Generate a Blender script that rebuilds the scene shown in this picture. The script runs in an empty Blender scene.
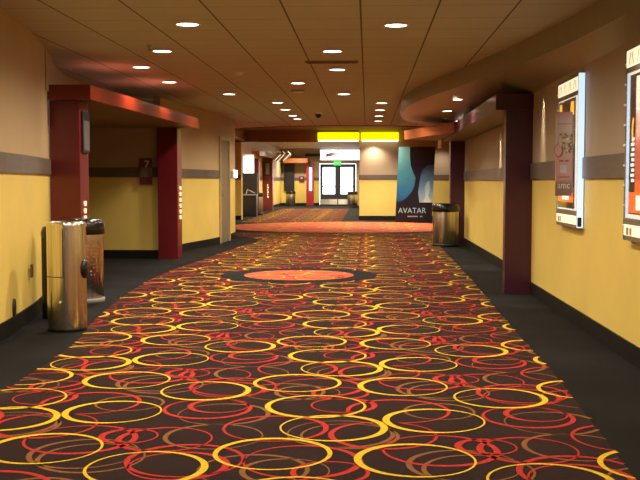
import bpy, bmesh, math, random
from mathutils import Vector, Matrix
random.seed(7)
PI = math.pi
SC = bpy.context.scene
COL = SC.collection

# ------------------------------------------------------------------ materials
def _nt(name):
    m = bpy.data.materials.new(name); m.use_nodes = True
    nt = m.node_tree; b = nt.nodes['Principled BSDF']
    return m, nt, b

def mat(name, col, rough=0.6, metal=0.0, var=0.08, scale=6.0, bump=0.0, bscale=80.0, coat=0.0, spec=0.5, stretch=(1, 1, 1)):
    """a surface with slight procedural tone variation (wear) and optional fine bump"""
    m, nt, b = _nt(name)
    tc = nt.nodes.new('ShaderNodeTexCoord'); mp = nt.nodes.new('ShaderNodeMapping')
    mp.inputs['Scale'].default_value = stretch
    nt.links.new(tc.outputs['Object'], mp.inputs['Vector'])
    n = nt.nodes.new('ShaderNodeTexNoise'); n.inputs['Scale'].default_value = scale; n.inputs['Detail'].default_value = 5
    nt.links.new(mp.outputs['Vector'], n.inputs['Vector'])
    r = nt.nodes.new('ShaderNodeValToRGB')
    r.color_ramp.elements[0].position = 0.3; r.color_ramp.elements[1].position = 0.7
    r.color_ramp.elements[0].color = tuple(max(0, c * (1 - var)) for c in col) + (1,)
    r.color_ramp.elements[1].color = tuple(min(1, c * (1 + var)) for c in col) + (1,)
    nt.links.new(n.outputs['Fac'], r.inputs['Fac']); nt.links.new(r.outputs['Color'], b.inputs['Base Color'])
    b.inputs['Roughness'].default_value = rough; b.inputs['Metallic'].default_value = metal
    b.inputs['Coat Weight'].default_value = coat; b.inputs['Coat Roughness'].default_value = 0.15
    b.inputs['Specular IOR Level'].default_value = spec
    if bump:
        n2 = nt.nodes.new('ShaderNodeTexNoise'); n2.inputs['Scale'].default_value = bscale; n2.inputs['Detail'].default_value = 3
        nt.links.new(mp.outputs['Vector'], n2.inputs['Vector'])
        bp = nt.nodes.new('ShaderNodeBump'); bp.inputs['Strength'].default_value = bump; bp.inputs['Distance'].default_value = 0.01
        nt.links.new(n2.outputs['Fac'], bp.inputs['Height']); nt.links.new(bp.outputs['Normal'], b.inputs['Normal'])
    return m

def emit(name, col, strength):
    m, nt, b = _nt(name)
    b.inputs['Base Color'].default_value = tuple(0.6 * c for c in col) + (1,)
    b.inputs['Emission Color'].default_value = tuple(col) + (1,)
    b.inputs['Emission Strength'].default_value = strength
    b.inputs['Roughness'].default_value = 0.4
    return m

def steel(name, col, rough=0.26):
    """brushed stainless steel, streaked along the height with lamp highlight bands in the colour"""
    m, nt, b = _nt(name)
    tc = nt.nodes.new('ShaderNodeTexCoord'); mp = nt.nodes.new('ShaderNodeMapping')
    mp.inputs['Scale'].default_value = (1, 1, 0.015)
    nt.links.new(tc.outputs['Object'], mp.inputs['Vector'])
    n = nt.nodes.new('ShaderNodeTexNoise'); n.inputs['Scale'].default_value = 60; n.inputs['Detail'].default_value = 3
    nt.links.new(mp.outputs['Vector'], n.inputs['Vector'])
    r = nt.nodes.new('ShaderNodeValToRGB')
    r.color_ramp.elements[0].position = 0.3; r.color_ramp.elements[1].position = 0.7
    r.color_ramp.elements[0].color = tuple(c * 0.60 for c in col) + (1,); r.color_ramp.elements[1].color = tuple(col) + (1,)  # upright streaks: grain plus lamp highlights put into the colour
    nt.links.new(n.outputs['Fac'], r.inputs['Fac']); nt.links.new(r.outputs['Color'], b.inputs['Base Color'])
    bp = nt.nodes.new('ShaderNodeBump'); bp.inputs['Strength'].default_value = 0.12; bp.inputs['Distance'].default_value = 0.004
    nt.links.new(n.outputs['Fac'], bp.inputs['Height']); nt.links.new(bp.outputs['Normal'], b.inputs['Normal'])
    b.inputs['Metallic'].default_value = 1.0; b.inputs['Roughness'].default_value = rough
    tg = nt.nodes.new('ShaderNodeTangent'); tg.direction_type = 'RADIAL'; tg.axis = 'Z'
    nt.links.new(tg.outputs[0], b.inputs['Tangent']); b.inputs['Anisotropic'].default_value = 0.85; b.inputs['Anisotropic Rotation'].default_value = 0.25
    return m

def ceiling_mat():
    """lay-in tiles: dark main runners along the hall every 0.62 m, faint cross joints"""
    m, nt, b = _nt('ceiling_tiles')
    N = nt.nodes.new; L = nt.links.new
    tc = N('ShaderNodeTexCoord'); sep = N('ShaderNodeSeparateXYZ'); L(tc.outputs['Object'], sep.inputs[0])
    def line(sock, off, halfw):
        a = N('ShaderNodeMath'); a.operation = 'ADD'; L(sock, a.inputs[0]); a.inputs[1].default_value = off + 62.0
        d = N('ShaderNodeMath'); d.operation = 'DIVIDE'; L(a.outputs[0], d.inputs[0]); d.inputs[1].default_value = 0.62
        f = N('ShaderNodeMath'); f.operation = 'FRACT'; L(d.outputs[0], f.inputs[0])
        s = N('ShaderNodeMath'); s.operation = 'SUBTRACT'; L(f.outputs[0], s.inputs[0]); s.inputs[1].default_value = 0.5
        ab = N('ShaderNodeMath'); ab.operation = 'ABSOLUTE'; L(s.outputs[0], ab.inputs[0])
        g = N('ShaderNodeMath'); g.operation = 'GREATER_THAN'; L(ab.outputs[0], g.inputs[0]); g.inputs[1].default_value = 0.5 - halfw / 0.62
        return g
    lx = line(sep.outputs['X'], 0.06, 0.008); ly = line(sep.outputs['Y'], 0.0, 0.016)
    n = N('ShaderNodeTexNoise'); n.inputs['Scale'].default_value = 2.0; n.inputs['Detail'].default_value = 4; L(tc.outputs['Object'], n.inputs['Vector'])
    r = N('ShaderNodeValToRGB'); L(n.outputs['Fac'], r.inputs['Fac'])
    r.color_ramp.elements[0].color = (0.47, 0.455, 0.40, 1); r.color_ramp.elements[1].color = (0.53, 0.515, 0.455, 1)
    m1 = N('ShaderNodeMix'); m1.data_type = 'RGBA'; L(ly.outputs[0], m1.inputs['Factor']); L(r.outputs['Color'], m1.inputs['A']); m1.inputs['B'].default_value = (0.40, 0.38, 0.335, 1)
    m2 = N('ShaderNodeMix'); m2.data_type = 'RGBA'; L(lx.outputs[0], m2.inputs['Factor']); L(m1.outputs['Result'], m2.inputs['A']); m2.inputs['B'].default_value = (0.12, 0.085, 0.055, 1)
    L(m2.outputs['Result'], b.inputs['Base Color'])
    n2 = N('ShaderNodeTexNoise'); n2.inputs['Scale'].default_value = 150; L(tc.outputs['Object'], n2.inputs['Vector'])
    bp = N('ShaderNodeBump'); bp.inputs['Strength'].default_value = 0.2; bp.inputs['Distance'].default_value = 0.004
    L(n2.outputs['Fac'], bp.inputs['Height']); L(bp.outputs['Normal'], b.inputs['Normal'])
    b.inputs['Roughness'].default_value = 0.85
    return m

def ramp_print(name, axis, stops, lo, hi, rough=0.35, emission=0.0, distort=0.0):
    """printed artwork: a colour blend along one object axis"""
    m, nt, b = _nt(name)
    N = nt.nodes.new; L = nt.links.new
    tc = N('ShaderNodeTexCoord'); sep = N('ShaderNodeSeparateXYZ'); L(tc.outputs['Object'], sep.inputs[0])
    mr = N('ShaderNodeMapRange'); L(sep.outputs[axis], mr.inputs['Value']); mr.inputs['From Min'].default_value = lo; mr.inputs['From Max'].default_value = hi
    n = N('ShaderNodeTexNoise'); n.inputs['Scale'].default_value = 5; n.inputs['Detail'].default_value = 4; L(tc.outputs['Object'], n.inputs['Vector'])
    ma = N('ShaderNodeMath'); ma.operation = 'MULTIPLY_ADD'; L(n.outputs['Fac'], ma.inputs[0]); ma.inputs[1].default_value = distort; L(mr.outputs[0], ma.inputs[2])
    sb = N('ShaderNodeMath'); sb.operation = 'SUBTRACT'; L(ma.outputs[0], sb.inputs[0]); sb.inputs[1].default_value = distort * 0.5
    r = N('ShaderNodeValToRGB'); L(sb.outputs[0], r.inputs['Fac'])
    e = r.color_ramp.elements
    e[0].position = stops[0][0]; e[0].color = stops[0][1] + (1,)
    e[1].position = stops[-1][0]; e[1].color = stops[-1][1] + (1,)
    for p, c in stops[1:-1]:
        q = e.new(p); q.color = c + (1,)
    L(r.outputs['Color'], b.inputs['Base Color']); b.inputs['Roughness'].default_value = rough
    if emission:
        L(r.outputs['Color'], b.inputs['Emission Color']); b.inputs['Emission Strength'].default_value = emission
    return m

def glass_mat(name):
    m, nt, b = _nt(name)
    N = nt.nodes.new; L = nt.links.new
    t = N('ShaderNodeBsdfTransparent'); g = N('ShaderNodeBsdfGlossy'); g.inputs['Roughness'].default_value = 0.02
    fr = N('ShaderNodeFresnel'); fr.inputs['IOR'].default_value = 1.45
    mx = N('ShaderNodeMixShader'); mu = N('ShaderNodeMath'); mu.operation = 'MULTIPLY'; mu.inputs[1].default_value = 0.35; L(fr.outputs[0], mu.inputs[0]); L(mu.outputs[0], mx.inputs[0]); L(t.outputs[0], mx.inputs[1]); L(g.outputs[0], mx.inputs[2])
    L(mx.outputs[0], nt.nodes['Material Output'].inputs['Surface'])
    return m

YEL = mat('paint_yellow', (0.76, 0.575, 0.145), 0.5, var=0.05, scale=1.5, bump=0.05)
TAN = mat('paint_taupe', (0.39, 0.305, 0.205), 0.55, var=0.05, scale=1.5, bump=0.05)
TANL = mat('paint_taupe_lit', (0.50, 0.365, 0.20), 0.55, var=0.05, scale=1.5, bump=0.05)  # same taupe paint, the left side's warmer light put into its colour
BAND = mat('laminate_band', (0.13, 0.105, 0.085), 0.4, var=0.15, scale=3, stretch=(1, 1, 12))
RUBBER = mat('black_rubber_base', (0.009, 0.008, 0.007), 0.5, var=0.2, spec=0.25)
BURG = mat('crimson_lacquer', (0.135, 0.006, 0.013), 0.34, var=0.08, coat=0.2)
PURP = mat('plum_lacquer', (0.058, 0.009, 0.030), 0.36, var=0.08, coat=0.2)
REDF = mat('red_fascia_lacquer', (0.17, 0.015, 0.005), 0.24, var=0.06, coat=0.3)
UNDER = mat('canopy_soffit_paint', (0.22, 0.13, 0.06), 0.5)
SOFF = mat('soffit_paint', (0.27, 0.24, 0.17), 0.34, var=0.05)
BROWN = mat('brown_bulkhead', (0.17, 0.09, 0.035), 0.5)
ORANGEL = mat('lamplit_orange_fascia', (0.48, 0.125, 0.03), 0.4, var=0.2, scale=4, stretch=(1, 1, 8))  # red lacquer under strong lamps, their orange glow put into the colour
CEIL = ceiling_mat()
DOME = mat('dark_dome_paint', (0.10, 0.065, 0.04), 0.7)
FLOOR = mat('charcoal_carpet', (0.0125, 0.012, 0.012), 0.85, spec=0.08, var=0.35, scale=1.2, bump=0.5, bscale=220)
FIELD = mat('carpet_field', (0.0105, 0.0046, 0.0048), 0.9, spec=0.08, var=0.3, scale=3, bump=0.5, bscale=220)
for _m, _w in ((FIELD, 0.12),):
    _b = _m.node_tree.nodes['Principled BSDF']; _b.inputs['Sheen Weight'].default_value = _w; _b.inputs['Sheen Roughness'].default_value = 0.4; _b.inputs['Sheen Tint'].default_value = (1.0, 0.55, 0.52, 1)
CY = mat('carpet_yellow_yarn', (0.66, 0.42, 0.022), 0.9, var=0.25, scale=60, spec=0.1)
CR = mat('carpet_red_yarn', (0.42, 0.028, 0.022), 0.9, var=0.25, scale=60, spec=0.1)
CT = mat('carpet_tan_yarn', (0.21, 0.085, 0.028), 0.9, var=0.25, scale=60, spec=0.1)
CO = mat('carpet_orange', (0.50, 0.078, 0.024), 0.9, var=0.2, scale=8, bump=0.4, bscale=200)
STEEL = steel('brushed_steel', (0.88, 0.82, 0.72), 0.22)
STEEL2 = steel('brushed_steel_dull', (0.74, 0.67, 0.55), 0.38)
BLACKP = mat('black_plastic', (0.010, 0.009, 0.009), 0.22, var=0.2)
BLACKM = mat('black_matte', (0.012, 0.011, 0.012), 0.5, var=0.2)
NAVY = mat('navy_panel', (0.012, 0.013, 0.035), 0.35, var=0.2)
GREYF = mat('pewter_frame', (0.28, 0.25, 0.21), 0.4, metal=0.5)
PLATE = mat('bronze_plate', (0.12, 0.05, 0.03), 0.5)
WHITEP = mat('white_enamel', (0.75, 0.72, 0.66), 0.4, var=0.03)
GREYP = mat('grey_plastic', (0.32, 0.28, 0.26), 0.5)
DOORM = mat('beige_door_paint', (0.20, 0.155, 0.10), 0.5, var=0.05)
FRAMEM = mat('cream_frame_paint', (0.50, 0.36, 0.16), 0.45)
LENS = emit('lamp_lens', (1.0, 0.86, 0.68), 9.0)
LETTER = emit('lit_letter', (1.0, 0.70, 0.40), 1.1)
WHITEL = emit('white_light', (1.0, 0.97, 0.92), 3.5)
YSIGN = emit('yellow_lightbox', (1.0, 0.80, 0.0), 1.25)
YSIGNB = emit('pale_lightbox_base', (1.0, 0.93, 0.62), 1.8)
CREAML = emit('cream_backlight', (1.0, 0.86, 0.56), 1.0)
BLUEL = emit('cool_edge_light', (0.62, 0.80, 1.0), 1.05)
GREENS = emit('exit_green', (0.02, 0.55, 0.06), 1.0)
BURGS = mat('maroon_sign_plate', (0.13, 0.018, 0.025), 0.5)
SIGNTXT = mat('pale_sign_lettering', (0.75, 0.55, 0.50), 0.5)
GLASS = glass_mat('clear_glass')
DARKFR = mat('dark_bronze_frame', (0.02, 0.022, 0.03), 0.4)

# ------------------------------------------------------------------ mesh building
class MB:
    def __init__(s): s.v = []; s.f = []; s.m = []; s.sm = []
    def face(s, pts, m=0, smooth=False):
        i = len(s.v); s.v += [tuple(p) for p in pts]; s.f.append(tuple(range(i, i + len(pts)))); s.m.append(m); s.sm.append(smooth)
    def idx(s, verts, faces, m=0, smooth=False):
        i = len(s.v); s.v += [tuple(p) for p in verts]
        for f in faces: s.f.append(tuple(i + k for k in f)); s.m.append(m); s.sm.append(smooth)
    def box(s, x0, x1, y0, y1, z0, z1, m=0):
        v = [(x, y, z) for z in (z0, z1) for y in (y0, y1) for x in (x0, x1)]
        s.idx(v, [(0, 2, 3, 1), (4, 5, 7, 6), (0, 1, 5, 4), (2, 6, 7, 3), (0, 4, 6, 2), (1, 3, 7, 5)], m)
    def prism(s, poly, z0, z1, m=0, mtop=None, mbot=None):
        n = len(poly); a = sum(poly[i][0] * poly[(i + 1) % n][1] - poly[(i + 1) % n][0] * poly[i][1] for i in range(n))
        if a < 0: poly = poly[::-1]
        v = [(p[0], p[1], z0) for p in poly] + [(p[0], p[1], z1) for p in poly]
        s.idx(v, [(i, (i + 1) % n, n + (i + 1) % n, n + i) for i in range(n)], m)
        s.face([v[i] for i in range(n)][::-1], m if mbot is None else mbot); s.face(v[n:], m if mtop is None else mtop)
    def lathe(s, prof, c=(0, 0, 0), n=48, m=0, smooth=True, sx=1.0, sy=1.0):
        k = len(prof); v = []
        for r, z in prof:
            for i in range(n):
                a = 2 * PI * i / n; v.append((c[0] + r * sx * math.cos(a), c[1] + r * sy * math.sin(a), c[2] + z))
        f = []
        for j in range(k - 1):
            for i in range(n):
                f.append((j * n + i, j * n + (i + 1) % n, (j + 1) * n + (i + 1) % n, (j + 1) * n + i))
        s.idx(v, f, m, smooth)
        if prof[0][0] > 1e-6: s.face(v[:n][::-1], m)
        if prof[-1][0] > 1e-6: s.face(v[-n:], m)
    def tube(s, p, q, r, n=10, m=0):
        p = Vector(p); q = Vector(q); d = (q - p).normalized()
        a = d.orthogonal().normalized(); b = d.cross(a)
        v = [tuple(o + r * (math.cos(2 * PI * i / n) * a + math.sin(2 * PI * i / n) * b)) for o in (p, q) for i in range(n)]
        s.idx(v, [(i, (i + 1) % n, n + (i + 1) % n, n + i) for i in range(n)], m, True)
        s.face(v[:n][::-1], m); s.face(v[n:], m)
    def build(s, name, mats, parent=None, bevel=0.0, origin=None):
        me = bpy.data.meshes.new(name)
        v = s.v
        if origin: v = [(a - origin[0], b - origin[1], c - origin[2]) for a, b, c in v]
        me.from_pydata(v, [], s.f)
        for mm in (mats if isinstance(mats, (list, tuple)) else [mats]): me.materials.append(mm)
        me.polygons.foreach_set('material_index', s.m); me.polygons.foreach_set('use_smooth', s.sm)
        me.update()
        o = bpy.data.objects.new(name, me); COL.objects.link(o)
        if parent is not None: o.parent = parent
        if origin: o.location = origin
        if bevel:
            b = o.modifiers.new('bevel', 'BEVEL'); b.width = bevel; b.segments = 2; b.limit_method = 'ANGLE'
            w = o.modifiers.new('wn', 'WEIGHTED_NORMAL')
        return o

def tag(o, label, cat, group=None):
    o['label'] = label; o['category'] = cat
    if group: o['group'] = group
    return o
def structure(o): o['kind'] = 'structure'; return o
def thing(name, label, cat, loc=(0, 0, 0), rz=0.0, group=None):
    o = bpy.data.objects.new(name, None); COL.objects.link(o); o.empty_display_size = 0.1
    o.location = loc; o.rotation_euler = (0, 0, rz)
    return tag(o, label, cat, group)
def copy_tree(o, parent=None):
    c = o.copy(); COL.objects.link(c)
    if parent is not None: c.parent = parent
    for ch in list(o.children): copy_tree(ch, c)
    return c
def text(name, body, size, m, parent, loc, rot, extrude=0.002, align='CENTER', spacing=1.0, sx=1.0):
    cu = bpy.data.curves.new(name, 'FONT'); cu.body = body; cu.size = size; cu.extrude = extrude
    cu.align_x = align; cu.align_y = 'CENTER'; cu.space_character = spacing
    tmp = bpy.data.objects.new('t', cu); COL.objects.link(tmp)
    bpy.context.view_layer.update()
    dg = bpy.context.evaluated_depsgraph_get()
    me = bpy.data.meshes.new_from_object(tmp.evaluated_get(dg))
    bpy.data.objects.remove(tmp); bpy.data.curves.remove(cu)
    me.materials.clear(); me.materials.append(m)
    o = bpy.data.objects.new(name, me); COL.objects.link(o); o.parent = parent
    o.location = loc; o.rotation_euler = rot; o.scale = (sx, 1, 1)
    return o

def offset(pts, d):
    """polyline shifted to its right-hand side by d (mitred)"""
    out = []
    for i, p in enumerate(pts):
        ns = []
        for a, b in ((i - 1, i), (i, i + 1)):
            if a < 0 or b >= len(pts): continue
            dx, dy = pts[b][0] - pts[a][0], pts[b][1] - pts[a][1]; l = math.hypot(dx, dy); ns.append((dy / l, -dx / l))
        nx = sum(n[0] for n in ns) / len(ns); ny = sum(n[1] for n in ns) / len(ns)
        l2 = max(nx * nx + ny * ny, 0.25)
        out.append((p[0] + d * nx / l2, p[1] + d * ny / l2))
    return out
def strip(mb, pts, o0, o1, z0, z1, m=0):
    """a wall-like solid that follows a polyline; room side is on its right"""
    a = offset(pts, o0); b = offset(pts, o1); n = len(pts)
    for i in range(n - 1):
        mb.face([(*b[i], z0), (*b[i], z1), (*b[i + 1], z1), (*b[i + 1], z0)][::-1], m)
        mb.face([(*a[i], z0), (*a[i], z1), (*a[i + 1], z1), (*a[i + 1], z0)], m)
        mb.face([(*a[i], z1), (*b[i], z1), (*b[i + 1], z1), (*a[i + 1], z1)], m)
        mb.face([(*a[i], z0), (*b[i], z0), (*b[i + 1], z0), (*a[i + 1], z0)][::-1], m)
    for i in (0, n - 1):
        mb.face([(*a[i], z0), (*b[i], z0), (*b[i], z1), (*a[i], z1)], m)
_trim = [0]
def painted_wall(name, pts, ztop, zb0=1.35, zb1=1.51, thick=0.12, base=True, band=True, base_name=None, holes=None):
    """two-tone wall, rubber base and laminate rail along a polyline"""
    mb = MB(); strip(mb, pts, -thick, 0, 0, (zb0 + zb1) / 2, 0); strip(mb, pts, -thick, 0, (zb0 + zb1) / 2, ztop, 1)
    w = structure(mb.build(name, [YEL, TANL if 'left' in name else TAN]))
    if base:
        for k, seg in enumerate(split(pts, holes)):
            mb = MB(); strip(mb, seg, 0.0, 0.014, 0, 0.14)
            structure(mb.build(base_name + ('' if k == 0 else '.%03d' % k), RUBBER))
    if band:
        for seg in split(pts, holes):
            _trim[0] += 1
            mb = MB(); strip(mb, seg, 0.0, 0.022, zb0, zb1)
            structure(mb.build('trim_%d' % _trim[0], BAND, bevel=0.004))
    return w
def split(pts, holes):
    """cut a polyline at a Y interval (a door)"""
    if not holes: return [pts]
    y0, y1 = holes
    def at(y):
        for a, b in zip(pts, pts[1:]):
            if min(a[1], b[1]) <= y <= max(a[1], b[1]) and a[1] != b[1]:
                t = (y - a[1]) / (b[1] - a[1]); return (a[0] + t * (b[0] - a[0]), y)
    k = next(i for i, p in enumerate(pts) if p[1] > y0)
    j = next(i for i, p in enumerate(pts) if p[1] > y1)
    return [pts[:k] + [at(y0)], [at(y1)] + pts[j:]]

H = 2.67                                                              # tiled ceiling
# ------------------------------------------------------------------ floor, ceiling
mb = MB(); mb.box(-10, 8, -7, 56, -0.1, 0)
structure(mb.build('floor', FLOOR))

# carpets -----------------------------------------------------------
left_edge = [(-2.15, -6.5), (-2.15, 3.0), (-2.20, 5.0), (-2.22, 6.4), (-2.29, 7.7), (-2.47, 8.8), (-2.60, 9.8), (-2.71, 11.0), (-2.80, 12.3), (-2.83, 13.5), (-2.78, 14.8), (-2.69, 16.0), (-2.60, 18.0), (-2.47, 20.0), (-2.33, 21.0), (-2.38, 22.0), (-2.8, 23.0), (-3.6, 23.9), (-4.6, 25.0)]
right_edge = [(0.95, -6.5), (1.10, 3.0), (1.15, 4.3), (1.23, 6.3), (1.25, 7.5), (1.28, 9.6), (1.36, 13.3), (1.40, 17.0), (1.44, 20.5), (1.6, 23.0), (2.6, 25.0)]
far_l, far_r = -4.0, -0.86
def edge_x(e, y):
    for a, b in zip(e, e[1:]):
        if a[1] <= y <= b[1]:
            t = (y - a[1]) / (b[1] - a[1]); return a[0] + t * (b[0] - a[0])
    return e[0][0] if y < e[0][1] else e[-1][0]
RC, RR = (-0.6, 28.4), 3.45                                           # round orange carpet in the rotunda
MC, MR0, MR1 = (-0.93, 13.55), 0.745, 1.06                            # medallion
def in_field(x, y, e=0.0):
    if y < -6.5 or y > 25.0: return False
    if not (edge_x(left_edge, y) < x < edge_x(right_edge, y)): return False
    if math.hypot(x - RC[0], y - RC[1]) < RR + 0.12: return False
    return math.hypot(x - MC[0], y - MC[1]) > MR1
def in_far(x, y):
    return far_l < x < far_r and 31.2 < y < 47.5 and math.hypot(x - RC[0], y - RC[1]) > RR + 0.12
# ring motif of one pattern repeat (centre x, y, diameter)
PX, PXY, PY = 1.76, -0.12, 1.645
YR = [(-1.405, 5.40, .545), (-.977, 4.33, .55), (-.44, 4.60, .56), (-.29, 5.59, .575), (-.171, 5.10, .56), (.22, 4.52, .56)]
RRG = [(-1.19, 4.88, .30), (-1.41, 4.81, .56), (-1.587, 5.62, .58), (-1.68, 5.08, .55), (-.84, 6.02, .46), (-.84, 5.57, .35), (-.89, 5.50, .50), (-.47, 5.08, .55), (-1.0, 4.83, .48), (-.29, 4.47, .55), (-.83, 4.47, .55), (-.16, 4.30, .35), (-.13, 5.62, .38)]
TR = [(-1.325, 4.56, .52), (-1.89, 5.10, .55), (-1.36, 5.62, .40), (-1.27, 6.13, .50), (-.78, 5.38, .51), (-.766, 4.90, .50), (-.085, 4.94, .50), (-.50, 4.33, .50), (-.36, 5.96, .40)]
def rings(mb, inside, x0, x1, y0, y1, nseg, zs=(0.0030, 0.0036, 0.0042)):
    for mi, (fam, w, z) in enumerate(((TR, 0.017, zs[0]), (RRG, 0.022, zs[1]), (YR, 0.0235, zs[2]))):
        for bi, (bx, by, dia) in enumerate(fam):
            rot = bi * 2.4
            for i in range(int((x0 - bx) / PX) - 2, int((x1 - bx) / PX) + 3):
                for j in range(int((y0 - by) / PY) - 3, int((y1 - by) / PY) + 4):
                    cx, cy = bx + i * PX, by + i * PXY + j * PY
                    if cx < x0 - .5 or cx > x1 + .5 or cy < y0 - .5 or cy > y1 + .5: continue
                    R = dia / 2; q = []
                    ox, oy = 0.6 * w * math.cos(rot), 0.35 * w * math.sin(rot)   # eccentric inner edge: the stroke swells on one side
                    for k in range(nseg):
                        a = 2 * PI * k / nseg; c, s = math.cos(a), math.sin(a)
                        q.append(((cx + R * c, cy + R * s), (cx + ox + (R - w) * c, cy + oy + (R - w) * s)))
                    for k in range(nseg):
                        p, r = q[k], q[(k + 1) % nseg]
                        mx, my = (p[0][0] + r[1][0]) / 2, (p[0][1] + r[1][1]) / 2
                        if inside(mx, my):
                            mb.face([(*p[0], z), (*r[0], z), (*r[1], z), (*p[1], z)], mi + 1)
mb = MB()
ys = [-6.5 + 0.25 * i for i in range(127)]
for a, b in zip(ys, ys[1:]):                                          # field, cut round the medallion and the rotunda
    n = 1 if b < 12.2 else 60
    for k in range(n):
        def X(t, y): return edge_x(left_edge, y) + t * (edge_x(right_edge, y) - edge_x(left_edge, y))
        q = [(X(k / n, a), a), (X((k + 1) / n, a), a), (X((k + 1) / n, b), b), (X(k / n, b), b)]
        mx, my = sum(p[0] for p in q) / 4, sum(p[1] for p in q) / 4
        if my < 25 and math.hypot(mx - RC[0], my - RC[1]) > RR + 0.1:
            mb.face([(p[0], p[1], 0.002) for p in q], 0)
rings(mb, in_field, -4.7, 2.7, 2.5, 25.2, 44)
tag(mb.build('patterned_carpet', [FIELD, CT, CR, CY]), 'dark carpet runner with overlapping yellow, red and tan rings along the hallway', 'carpet')
mb = MB()
mb.face([(far_l, 31.2, 0.002), (far_r, 31.2, 0.002), (far_r, 47.5, 0.002), (far_l, 47.5, 0.002)], 0)
rings(mb, in_far, far_l, far_r, 31.2, 47.5, 20)
tag(mb.build('patterned_carpet', [FIELD, CT, CR, CY]), 'far ring-patterned carpet beyond the orange round, leading to the glass exit doors', 'carpet')
def disc(mb, c, r, z, m=0, n=96):
    mb.face([(c[0] + r * math.cos(2 * PI * i / n), c[1] + r * math.sin(2 * PI * i / n), z) for i in range(n)], m)
t = thing('carpet_medallion', 'small orange oval-looking carpet medallion with charcoal surround set in the ring carpet', 'carpet', (MC[0], MC[1], 0))
mb = MB(); disc(mb, (0, 0), MR1, 0.0050); mb.build('border', FLOOR, t)
mb = MB(); disc(mb, (0, 0), MR0, 0.0060)
cx0, cy0 = MC
rings(mb, lambda x, y: math.hypot(x, y) < MR0, -.9, .9, -.9, .9, 36, (0.0066, 0.0066, 0.0066))
mb.build('centre', [CO, CO, CR, CY], t)
t = thing('round_carpet', 'large bright orange round carpet at the far crossing below the yellow lit signs', 'carpet', (RC[0], RC[1], 0))
mb = MB(); disc(mb, (0, 0), RR + 0.14, 0.0050); mb.build('border', FLOOR, t)
mb = MB(); disc(mb, (0, 0), RR, 0.0060)
rings(mb, lambda x, y: math.hypot(x, y) < RR, -3.5, 3.5, -3.5, 3.5, 20, (0.0066, 0.0068, 0.0070))
mb.build('centre', [CO, CO, CR, CY], t)

# ceiling with its round raised dome ---------------------------------
mb = MB()
def cq(x0, x1, y0, y1): mb.face([(x0, y0, H), (x0, y1, H), (x1, y1, H), (x1, y0, H)], 0)
cq(-6, 6, -7, 24.4); cq(-6, -4.6, 24.4, 28.4); cq(3.4, 6, 24.4, 28.4); cq(-6, RC[0] - 3.5, 28.4, 33.5); cq(RC[0] + 3.5, 6, 28.4, 33.5)
n = 96; R = 3.5
for i in range(n // 2, n):
    p = []
    for k in (i, i + 1):
        a = 2 * PI * k / n; c, s = math.cos(a), math.sin(a); g = 4.0 / max(abs(c), abs(s))
        p.append(((RC[0] + R * c, RC[1] + R * s), (RC[0] + g * c, RC[1] + g * s)))
    mb.face([(*p[0][0], H), (*p[0][1], H), (*p[1][1], H), (*p[1][0], H)][::-1], 0)
structure(mb.build('ceiling', CEIL))
edge = [(RC[0] - R, 33.5)] + [(RC[0] + R * math.cos(2 * PI * i / n), RC[1] + R * math.sin(2 * PI * i / n)) for i in range(n // 2, n + 1)] + [(RC[0] + R, 33.5)]
mb = MB(); strip(mb, edge[::-1], -0.08, 0.0, H - 0.02, 3.0); structure(mb.build('trim_dome', BROWN))
mb = MB(); mb.box(-6, 6, 24.3, 33.9, 3.0, 3.1); structure(mb.build('ceiling_dome', DOME))
mb = MB(); mb.box(-6, 6, 33.9, 56, 3.05, 3.15); structure(mb.build('ceiling_far', mat('far_ceiling_paint', (0.45, 0.36, 0.26), 0.6)))

# ------------------------------------------------------------------ right side: walls, curved soffit, portal
WR, WR2 = 1.86, 1.97
painted_wall('wall_right', [(WR2 + 3.5, 20.75), (WR2, 20.75), (WR2, 11.55), (WR, 11.55), (WR, -7)], H, 1.30, 1.48, base_name='baseboard_right')
curve = [(1.90, 6.3), (1.83, 7.2), (1.78, 7.9), (1.72, 8.7), (1.63, 9.53), (1.47, 10.6), (1.29, 11.67), (1.13, 12.6), (0.96, 13.52), (0.80, 14.4), (0.67, 15.4), (0.60, 16.5), (0.58, 17.6), (0.64, 18.8), (0.80, 19.7), (1.1, 20.4), (1.5, 20.75), (2.05, 20.85)]
def smooth_poly(p, k=6):
    out = []
    for i in range(len(p) - 1):
        a, b, c, d = p[max(i - 1, 0)], p[i], p[i + 1], p[min(i + 2, len(p) - 1)]
        for j in range(k):
            t = j / k
            out.append(tuple(0.5 * (2 * b[q] + (c[q] - a[q]) * t + (2 * a[q] - 5 * b[q] + 4 * c[q] - d[q]) * t * t + (3 * b[q] - a[q] - 3 * c[q] + d[q]) * t ** 3) for q in (0, 1)))
    out.append(p[-1]); return out
cs = smooth_poly(curve)
mb = MB(); fv = []
for (x, y) in cs:
    xw = WR if y < 11.55 else WR2
    rows = [(x, y, H), (x, y, 2.455)]
    for t in (0.06, 0.25, 0.5, 0.75, 1.0):
        rows.append((x + (max(xw, x) - x) * t, y, 2.455 - 0.185 * t ** 1.15))
    fv.append(rows)
k = len(fv[0]); v = [p for r in fv for p in r]
mb.idx(v, [(i * k + j, i * k + j + 1, (i + 1) * k + j + 1, (i + 1) * k + j) for i in range(len(fv) - 1) for j in range(1, k - 1)], 0, True)
mb.idx(v, [(i * k, i * k + 1, (i + 1) * k + 1, (i + 1) * k) for i in range(len(fv) - 1)], 0, True)
structure(mb.build('ceiling_soffit', SOFF))

def soffit_z(x, y):
    k = min(range(len(cs)), key=lambda i: abs(cs[i][1] - y)); xw = WR if y < 11.55 else WR2
    return 2.455 - 0.185 * max(0, (x - cs[k][0]) / (xw - cs[k][0])) ** 1.15 - 0.004

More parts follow.
